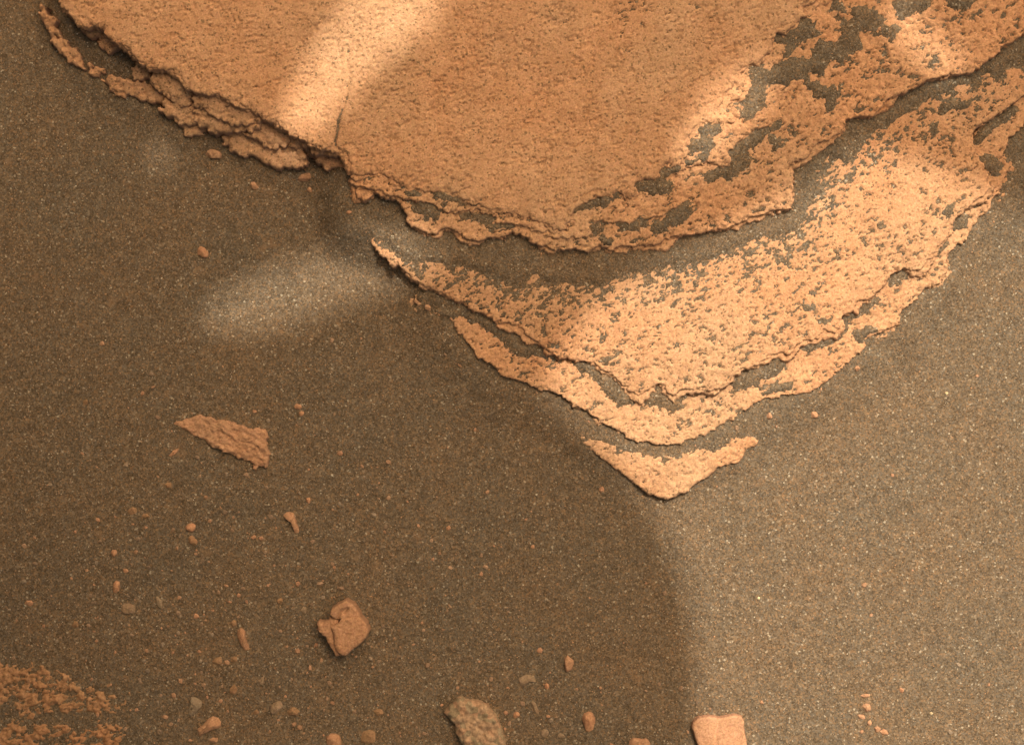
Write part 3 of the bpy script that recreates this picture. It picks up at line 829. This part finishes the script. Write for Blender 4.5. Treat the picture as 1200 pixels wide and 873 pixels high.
CRUST = [(-60, 764), (17, 766), (60, 777), (100, 790), (132, 800), (158, 822), (172, 850), (150, 880), (130, 930), (-60, 940)]
lcr = layer("crust", CRUST, 1.2, 8, 14, 1900, edge=(6, 3), lump=4, lump_cell=10, und=2.5, rough=2.0, pit=2.0)
root, c = loose_grid("half_buried_crust", lcr, 1.2, M_DULL, "broken crust of dull orange rock poking through sand in lower left corner", "rock")
def crust_extra(X, Y, z, d):
    band = w_mm([(0, 838), (170, 848)], 0)
    return z - 2.6 * np.exp(-((Y - (CY - 842)) / 8.0) ** 2) - 2.6 * sstep(34, 0, d) + 8.5 * fbm(X, Y * 1.3, 10, 97, 3, .8) + 0.1
build_grid(lcr, 1.2, M_CRUST, root, crust_extra, c, "crust")

# ---- small stones: photo pixel outline or (x, y, width, height, tilt), height, material, label
O, PK, GY, DL = M_STONE, M_PINK, M_GREY, M_DULL
SMALL = [
 (blob(250, 181, 21, 13, -15, 1), 5, O, "lumpy orange crumb below the stacked left ledges, largest of that scatter"),
 (blob(298, 218, 13, 9, -35, 2), 4, O, "small orange crumb alone on sand below the middle of the left ledges"),
 (blob(357, 208, 20, 10, 18, 3), 5, O, "elongated orange crumb just under the right end of the left ledges"),
 (blob(363, 223, 8, 7, 0, 4), 3, O, "tiny crumb directly below the elongated crumb near the left ledges"),
 (T('V', 655, 30, 668, 22, 682, 26, 690, 38, 702, 45, 698, 60, 682, 66, 670, 58, 656, 52), 5, O, "knobbly orange crumb left of the sunlit streak on the sand"),
 (blob(412, 252, 7, 5, 0, 6), 2.5, O, "tiny orange chip beside the left tip of the middle slab"),
 (blob(203, 531, 15, 5, 40, 7), 2.5, O, "thin orange sliver lying just under the triangular flake"),
 (blob(349, 477, 10, 8, -20, 8), 3.5, O, "orange crumb to the upper right of the triangular flake, upper of a pair"),
 (blob(353, 485, 7, 8, 0, 9), 3, O, "orange crumb to the upper right of the triangular flake, lower of a pair"),
 (blob(100, 471, 8, 8, 0, 10), 3, DL, "dull orange crumb far left, upper left of the triangular flake"),
 (blob(147, 545, 8, 8, 0, 11), 3.5, GY, "small grey pebble left of the triangular flake"),
 (blob(196, 569, 10, 7, 20, 12), 3, DL, "dusty orange chip below the triangular flake"),
 (blob(155, 598, 15, 11, 30, 13), 2.6, DL, "dusty half buried crumb, larger of two touching on the left sand"),
 (blob(170, 604, 12, 7, -20, 14), 2.2, DL, "flat dusty crumb touching the right side of a larger dusty crumb"),
 (T('W', 692, 285, 720, 262, 755, 258, 775, 275, 772, 305, 745, 325, 715, 312), 5, O, "rounded orange pebble above a duller one, upper of the close pair"),
 (T('W', 702, 365, 730, 340, 765, 345, 790, 380, 788, 412, 755, 418, 722, 395), 4, DL, "dull orange pebble directly below the rounded orange one"),
 (T('N', 130, 712, 140, 698, 165, 690, 188, 700, 200, 730, 212, 770, 224, 806, 214, 820, 200, 818, 188, 784, 172, 748, 150, 735), 6, O, "bone shaped orange stone with a thick upper end"),
 (blob(361, 586, 6, 9, 20, 18), 3, O, "tiny orange chip just above the bone shaped stone"),
 (blob(133, 648, 8, 11, 0, 19), 4, O, "small upright orange pebble at top of the left pebble column"),
 (blob(136, 665, 5, 4, 0, 20), 2, GY, "tiny pale chip left of a pair above the upright finger stone"),
 (blob(147, 669, 7, 6, -30, 21), 2.5, O, "tiny orange chip right of a pair above the upright finger stone"),
 (blob(136, 688, 8, 20, -4, 22), 4, O, "upright finger shaped orange stone in the left pebble column"),
 (T('X', 139, 712, 144, 707, 156, 706, 159, 711, 158, 719, 149, 722, 142, 718), 4, GY, "flat grey stone below the upright finger shaped one"),
 (blob(186, 705, 8, 19, 18, 24), 2.4, GY, "faint upright tan stone right of the flat grey one"),
 (blob(88, 732, 10, 10, 0, 25), 2.5, DL, "dusty rounded crumb left of and below the flat grey stone"),
 (blob(33, 707, 11, 8, 15, 26), 3, O, "orange crumb near the left edge of the photo above the crust"),
 (T('P', 345, 275, 360, 255, 382, 248, 396, 268, 398, 310, 412, 345, 425, 378, 412, 390, 392, 382, 372, 345, 352, 305), 5.5, O, "curved orange finger stone left of the split stone"),
 (blob(274, 730, 9, 10, 0, 28), 3, DL, "dull chip touching the top of the curved finger stone"),
 (T('P', 208, 430, 235, 405, 270, 400, 274, 430, 262, 452, 232, 450), 4, DL, "dull pinkish stone below and left of the curved finger stone"),
 (blob(274, 773, 10, 9, 0, 30), 3, DL, "dusty chip below the curved finger stone, right of a dull pinkish one"),
 (T('P', 448, 530, 472, 525, 496, 500, 500, 515, 490, 545, 480, 566, 470, 550), 3, GY, "small three pointed tan chip below the split stone's left"),
 (blob(273, 808, 12, 12, 0, 32), 3.5, DL, "round dusty orange pebble above the twin grey stones, to their left"),
 (T('P', 100, 622, 130, 608, 160, 612, 168, 640, 160, 680, 130, 698, 112, 735, 95, 742, 84, 720, 92, 665), 5, GY, "upright grey tan stone above the large orange wedge stone"),
 (T('P', 200, 725, 240, 722, 275, 757, 262, 778, 220, 797, 165, 820, 140, 852, 122, 842, 135, 790, 170, 765), 7, O, "bright orange wedge shaped stone near the bottom left"),
 (blob(250, 868, 13, 8, 0, 35), 3, O, "orange chip on the bottom edge of the photo under the wedge stone"),
 (T('P', 520, 668, 550, 645, 582, 630, 598, 655, 590, 695, 565, 720, 535, 722, 518, 702), 6, GY, "grey tan stone, left of twin stones near the bottom"),
 (T('P', 612, 695, 640, 668, 675, 672, 690, 700, 670, 728, 635, 735, 618, 720), 5, DL, "brownish stone, right of twin stones near the bottom"),
 (blob(300, 835, 8, 8, 0, 38), 2.5, DL, "tiny dusty chip left of the twin stones"),
 (T('P', 680, 165, 700, 130, 720, 140, 727, 178, 700, 180), 3, GY, "small triangular tan chip left of the split stone"),
 (blob(328, 704, 9, 7, 0, 40), 2.5, DL, "dusty orange chip left of the triangular tan chip, level with the split stone's top"),
 (T('P', 820, 835, 850, 808, 885, 812, 905, 840, 905, 890, 830, 890), 6, O, "orange stone cut by the bottom edge, right of the twin stones"),
 (T('P', 985, 835, 1010, 795, 1045, 780, 1085, 795, 1102, 835, 1080, 870, 1020, 872), 4, DL, "broad dusty rounded stone near the bottom, left of the mottled stone"),
 (T('P', 1070, 695, 1095, 678, 1125, 682, 1128, 712, 1095, 722), 3.5, DL, "small dull stone above the broad dusty stone"),
 (T('Q', 582, 300, 605, 275, 645, 262, 690, 272, 722, 308, 700, 325, 655, 328, 620, 352, 592, 350), 4, GY, "ragged yellowish grey stone above and right of the mottled stone"),
 (blob(641, 804, 6, 8, 0, 45), 3, PK, "tiny pink chip at the lower right of the ragged yellowish stone"),
 (T('Q', 878, 165, 890, 152, 925, 150, 942, 172, 945, 210, 930, 245, 900, 265, 882, 245), 7, O, "clean upright orange pebble standing alone above the pink teardrop stone"),
 (T('Q', 655, 432, 685, 430, 705, 480, 728, 525, 716, 536, 690, 520), 2.5, GY, "thin slanting tan splinter below the ragged yellowish stone"),
 (blob(605, 838, 8, 9, 0, 48), 3.5, O, "small orange chip between the mottled stone and the tan splinter"),
 (T('Q', 988, 530, 1000, 508, 1030, 503, 1065, 525, 1082, 565, 1070, 620, 1040, 662, 1015, 625, 998, 580), 6, PK, "pink teardrop shaped stone pointing down near the bottom"),
 (T('Q', 722, 650, 745, 622, 785, 628, 780, 660, 745, 685, 725, 675), 2.6, GY, "faint greyish ring edged chip right of the mottled stone"),
 (blob(658, 862, 11, 8, 0, 51), 2.6, GY, "faint yellowish chip near the bottom, left of the pink teardrop stone"),
 (T('X', 735, 870, 742, 865, 752, 866, 762, 864, 766, 874, 760, 884, 738, 884), 5, O, "orange rock edge showing at the bottom between teardrop and notched stones"),
 (blob(1016, 829, 13, 11, -40, 53), 4, O, "orange crumb, largest of the small cluster in the sunlit lower right"),
 (blob(1014, 815, 14, 4, 8, 54), 2, O, "thin orange sliver at the top of the lower right cluster"),
 (blob(1010, 840, 11, 6, -15, 55), 2.5, O, "flat orange chip at the left of the lower right cluster"),
 (blob(1019, 847, 6, 8, 0, 56), 2.5, O, "tiny orange chip in the middle of the lower right cluster"),
 (blob(1029, 854, 8, 8, 0, 57), 3.5, O, "small orange chip left of the smooth oval one at the cluster's lower end"),
 (blob(1037, 858, 11, 8, -25, 58), 4, PK, "smooth oval pink orange pebble at the lower right end of the cluster"),
 (blob(1010, 857, 6, 5, 0, 59), 2.2, O, "tiny orange chip at the lower left of the lower right cluster"),
 (blob(1057, 809, 6, 7, 0, 60), 2.5, PK, "tiny pink chip up and right of the lower right cluster"),
 (blob(893, 823, 5, 5, 0, 61), 2.2, PK, "tiny pinkish chip to the upper right of the notched stone"),
 (blob(1002, 432, 7, 7, -30, 62), 3, O, "small orange chip on sunlit sand just off the right side of the ledges"),
 (blob(953, 486, 11, 9, 0, 63), 2.6, O, "orange crumb on sunlit sand below the ledges, right one of two"),
 (blob(900, 487, 8, 9, 0, 64), 2.4, O, "orange crumb on sunlit sand close to the tip of the foot ledge"),
 (blob(490, 355, 12, 6, -30, 68), 3.5, O, "flat orange crumb off the upper left end of the lower ledge, left of two"),
 (blob(502, 361, 7, 10, 20, 69), 3.5, O, "small orange crumb off the upper left end of the lower ledge, right of two"),
 (blob(1110, 461, 5, 4, 0, 65), 2.4, M_PALE, "bright pale grain on the sunlit sand at the right, brightest of all"),
 (blob(889, 701, 4, 4, 0, 66), 2.2, M_PALE, "bright pale grain on the sunlit sand right of the shadow edge"),
 (blob(1092, 836, 5, 4, 0, 67), 2.2, M_PALE, "bright pale grain in the lower right, right of the crumb cluster"),
]
for k, (px, h, mat, lab) in enumerate(SMALL):
    nm = "grain" if mat is M_PALE else ("chip" if ("chip" in lab or "sliver" in lab or "splinter" in lab) else ("crumb" if "crumb" in lab else ("pebble" if "pebble" in lab else "stone")))
    stone(nm, px, h, mat, lab, 2000 + 7 * k, sunk=.38 if mat in (GY, DL) else .22, cat=nm)

# ------------------------------------------------------------------ loose grains strewn on the sand (uncountable)
def grain_material():
    m, nt, b = new_mat("loose_grains")
    a = N(nt, 'ShaderNodeAttribute')
    a.attribute_name = "tone"
    nt.links.new(a.outputs['Color'], b.inputs['Base Color'])
    b.inputs['Roughness'].default_value = 0.5
    b.inputs['Specular IOR Level'].default_value = 0.4
    return m
def grains(count, seed):
    r = np.random.RandomState(seed)
    x = -720 + 1500 * r.rand(count); y = -520 + 1120 * r.rand(count)
    s = sand_at(x, y)
    i = ((x - RX0) / RS).astype(int); j = ((y - RY0) / RS).astype(int)
    ok = s > RMAP[j, i] - 0.2
    for (cx, cy, rad) in STONE_SPOTS:
        ok &= np.hypot(x - cx, y - cy) > rad * .8
    x, y, s = x[ok], y[ok], s[ok]
    n = len(x)
    rad = .42 + .55 * r.rand(n) ** 3
    big = r.rand(n) < .012
    rad[big] *= 1.9
    base = np.array([[1, 0, 0], [0, 1, 0], [-1, 0, 0], [0, -1, 0], [0, 0, 1], [0, 0, -1]], float)
    V = base[None] * (rad[:, None, None] * (0.7 + .6 * r.rand(n, 6, 1)))
    a = r.rand(n) * 6.283
    c, sn = np.cos(a), np.sin(a)
    vx = V[..., 0] * c[:, None] - V[..., 1] * sn[:, None]; vy = V[..., 0] * sn[:, None] + V[..., 1] * c[:, None]
    V = np.stack([vx + x[:, None], vy + y[:, None], V[..., 2] * .8 + (s + rad * .25)[:, None]], -1)
    F = np.array([[0, 1, 4], [1, 2, 4], [2, 3, 4], [3, 0, 4], [1, 0, 5], [2, 1, 5], [3, 2, 5], [0, 3, 5]])
    tris = (F[None] + (np.arange(n) * 6)[:, None, None]).reshape(-1, 3)
    me = mesh_from("sand_grains", V.reshape(-1, 3) / 1000, None, grain_material(), False, tris)
    pal = np.array([[.30, .20, .11], [.22, .165, .11], [.34, .18, .085], [.12, .095, .07], [.46, .38, .26], [.19, .12, .065]])
    k = r.choice(6, n, p=[.24, .24, .18, .14, .07, .13])
    col = pal[k] * (.8 + .4 * r.rand(n, 1)) * np.array([1.15, 1.25, 1.4])
    col = np.concatenate([np.repeat(col, 6, 0), np.ones((n * 6, 1))], 1).astype(np.float32)
    at = me.attributes.new("tone", 'FLOAT_COLOR', 'POINT')
    at.data.foreach_set("color", col.ravel())
    obj("sand_grains", me, None, "loose coarse grains strewn over the dark sand", "sand", None, "stuff")
grains(60000, 5)
def gravel(count, seed):
    """small dusty chips half sunk in the sand, thickest at the lower left"""
    r = np.random.RandomState(seed)
    V = []; F = []; C = []
    n = 0
    ring = np.array([[math.cos(a), math.sin(a)] for a in np.arange(6) * math.pi / 3])
    k = 0
    while k < count:
        x, y = (-590 + 1180 * r.rand()), (-440 + 480 * r.rand())
        w = math.exp(-((x + 330) / 260) ** 2 - ((y + 330) / 170) ** 2) + .35 * math.exp(-((x - 60) / 160) ** 2 - ((y + 390) / 70) ** 2) + .05
        if r.rand() > w: continue
        i, j = int((x - RX0) / RS), int((y - RY0) / RS)
        z = float(sand_at(np.array([x]), np.array([y]))[0])
        if RMAP[j, i] > z - 1 or any((x - a) ** 2 + (y - b) ** 2 < (c + 3) ** 2 for a, b, c in STONE_SPOTS): continue
        s_ = 1.2 + 2.4 * r.rand() ** 2
        el = .55 + .45 * r.rand(); a = r.rand() * 6.28; ca, sa = math.cos(a), math.sin(a)
        for f, zz in ((1.0, -.5), (1.0, .15), (.62, .62)):
            q = ring * f * (0.75 + .5 * r.rand(6, 1)) * s_
            q = np.column_stack([q[:, 0] * ca - q[:, 1] * el * sa, q[:, 0] * sa + q[:, 1] * el * ca])
            for p in q: V.append((x + p[0], y + p[1], z + zz * s_ * .8 * (.8 + .4 * r.rand())))
        for lev in (0, 1):
            for t in range(6):
                u = (t + 1) % 6
                F.append((n + lev * 6 + t, n + lev * 6 + u, n + lev * 6 + 6 + u)); F.append((n + lev * 6 + t, n + lev * 6 + 6 + u, n + lev * 6 + 6 + t))
        for t in range(1, 5): F.append((n + 12, n + 12 + t, n + 13 + t))
        pal = [(.36, .205, .115), (.30, .19, .115), (.25, .19, .13), (.40, .215, .12), (.22, .15, .095)][r.randint(5)]
        C += [(*(np.array(pal) * (.8 + .35 * r.rand())), 1)] * 18
        n += 18; k += 1
    me = mesh_from("fine_gravel", np.array(V) / 1000, None, bpy.data.materials["loose_grains"], False, np.array(F))
    at = me.attributes.new("tone", 'FLOAT_COLOR', 'POINT')
    at.data.foreach_set("color", np.array(C, np.float32).ravel())
    obj("fine_gravel", me, None, "tiny dusty chips half sunk in the shaded sand", "gravel", None, "stuff")
gravel(520, 11)

# ------------------------------------------------------------------ the tool arm standing outside the picture towards the sun: its shadow lies over the rock
def dark_metal():
    m, nt, b = new_mat("dark_painted_metal")
    b.inputs['Base Color'].default_value = (.06, .055, .05, 1)
    b.inputs['Roughness'].default_value = .6
    return m
M_METAL = dark_metal()
ARM_D = 5.3                                    # metres from the rock, along the sunlight
AX_U = SUN.cross(Vector((0, 0, 1))).normalized()
AX_V = SUN.cross(AX_U).normalized()
def sil(pts):
    """points (photo x, y, height in mm) carried up along the sunlight into the arm's own plane"""
    out = []
    for x, y, z in pts:
        p = w_mm([(x, y)], z)[0] / 1000.0
        v = Vector((p[0], p[1], z / 1000.0))
        out.append(Vector((v.dot(AX_U), v.dot(AX_V), 0)))
    return out
def resample(pts, closed=True, it=2):
    P = list(pts)
    for _ in range(it):
        Q = []
        for i in range(len(P)):
            a, b = P[i], P[(i + 1) % len(P)]
            Q += [a * .75 + b * .25, a * .25 + b * .75]
        P = Q
    return P
EDGE = [(815, 1250, 0), (812, 873, 0), (816, 760, 0), (806, 695, 0), (788, 642, 0), (762, 597, 0), (722, 548, 0), (690, 515, 0), (636, 472, 0), (640, 436, 12),
        (672, 390, 22), (705, 350, 22), (770, 312, 22), (850, 272, 25), (905, 240, 34), (955, 205, 30), (1005, 172, 23), (1060, 184, 23), (1105, 204, 23), (1150, 230, 12),
        (1260, 262, 0), (1450, 330, 0), (1500, -300, 40), (900, -520, 50), (100, -520, 50), (-350, -300, 0), (-420, 500, 0), (-250, 1200, 0)]
GAPS = [
    [(322, 148, 50), (346, 92, 50), (398, 8, 50), (440, -70, 50), (520, -130, 50), (660, -130, 50), (600, -50, 50), (540, 0, 50), (466, 56, 50), (412, 104, 50), (384, 146, 50), (348, 160, 50)],
    [(226, 378, 0), (262, 340, 0), (330, 306, 0), (420, 288, 0), (500, 294, 0), (512, 330, 0), (430, 346, 0), (372, 368, 0), (318, 390, 0), (258, 388, 0)],
    [(788, 192, 48), (808, 136, 48), (846, 88, 48), (888, 60, 48), (914, 82, 45), (896, 134, 42), (856, 172, 44), (820, 200, 46)],
    [(1030, 0, 37), (1062, 0, 37), (1104, 42, 37), (1142, 84, 37), (1124, 100, 36), (1084, 76, 37), (1046, 40, 37)],
    [(168, 182, 0), (186, 164, 0), (206, 178, 0), (190, 200, 0)],
]
def prism(name, outer, holes, t0, t1, parent):
    polys = [outer] + holes
    tri = tessellate_polygon(polys)
    flat = [p for pl in polys for p in pl]
    n = len(flat)
    V = []
    for t in (t0, t1):
        for p in flat:
            q = AX_U * p.x + AX_V * p.y + SUN * (ARM_D + t) - parent.location
            V.append(tuple(q))
    F = [tuple(a) for a in tri] + [tuple(i + n for i in reversed(a)) for a in tri]
    s = 0
    for pl in polys:
        k = len(pl)
        for i in range(k):
            a, b = s + i, s + (i + 1) % k
            F.append((a, b, b + n, a + n))
        s += k
    me = bpy.data.meshes.new(name)
    me.from_pydata(V, [], F)
    me.update()
    me.materials.append(M_METAL)
    return obj(name, me, parent)
arm = obj("tool_arm", None, None, "dark tool arm beyond the top of the photo, known only by its soft shadow", "robot arm")
arm.location = tuple(SUN * ARM_D)
bpy.context.view_layer.update()
outer = resample(sil(EDGE), True, 2)
prism("turret_frame", outer, [resample(sil(g), True, 2) for g in GAPS], -0.05, 0.05, arm)
def box_on(name, cx, cy, w, h, t0, t1):
    p = sil([(cx, cy, 0)])[0]
    o = [Vector((p.x + w / 2 * math.cos(a) * (1.12 if k % 2 else 1), p.y + h / 2 * math.sin(a) * (1.12 if k % 2 else 1), 0)) for k, a in enumerate([i * math.pi / 6 for i in range(12)])]
    return prism(name, o, [], t0, t1, arm)
box_on("drill_housing", 430, 600, .42, .42, .052, .55)
box_on("camera_housing", 60, 520, .30, .24, .052, .32)
box_on("joint_drum", 640, 60, .26, .26, .052, .45)
# unseen masses added beside and above the camera to block skylight from the left
def slab_box(name, x0, x1, y0, y1, z0, z1, cut):
    o = [(x0 + cut, y0), (x1 - cut, y0), (x1, y0 + cut), (x1, y1 - cut), (x1 - cut, y1), (x0 + cut, y1), (x0, y1 - cut), (x0, y0 + cut)]
    V = [tuple(Vector((x, y, z)) - arm.location) for z in (z0, z1) for x, y in o]
    n = len(o)
    F = [tuple(reversed(range(n))), tuple(range(n, 2 * n))] + [(i, (i + 1) % n, n + (i + 1) % n, n + i) for i in range(n)]
    me = bpy.data.meshes.new(name); me.from_pydata(V, [], F); me.update(); me.materials.append(M_METAL)
    return obj(name, me, arm)
slab_box("high_sky_blocker", -3.2, -.12, -2.0, .8, 1.78, 2.5, .18)  # added overhead mass, dims the sky over the left sand
slab_box("low_sky_blocker", -2.3, -.9, -2.2, .7, .5, 1.778, .25)  # added low mass, keeps skylight off left sand and left-facing ledges
slab_box("blocker_bracket", -.75, -.6, -.1, .5, 2.502, 3.6, .03)  # carries the added sky-blocking masses
# boom from the turret back to a stand on the ground
def tube(name, a, b, r):
    a = Vector(a); b = Vector(b); d = (b - a).normalized()
    u = d.orthogonal().normalized(); v = d.cross(u)
    n = 20
    V = []; F = []
    for p in (a, b):
        for i in range(n):
            t = 2 * math.pi * i / n
            V.append(tuple(p + (u * math.cos(t) + v * math.sin(t)) * r - arm.location))
    for i in range(n):
        F.append((i, (i + 1) % n, n + (i + 1) % n, n + i))
    F.append(tuple(range(n))); F.append(tuple(range(2 * n - 1, n - 1, -1)))
    me = bpy.data.meshes.new(name); me.from_pydata(V, [], F); me.update(); me.materials.append(M_METAL)
    return obj(name, me, arm)
hub = SUN * (ARM_D + .45) + AX_U * sil([(640, 60, 0)])[0].x + AX_V * sil([(640, 60, 0)])[0].y
elbow = Vector((hub.x + 1.2, hub.y + 3.2, hub.z + .8))
foot = Vector((elbow.x + .6, elbow.y + 2.5, 0))
tube("forearm", hub, elbow, .11); tube("upper_arm", elbow, foot, .14)
tube("base_plate", foot + Vector((0, 0, -.05)), foot + Vector((0, 0, .12)), .6)
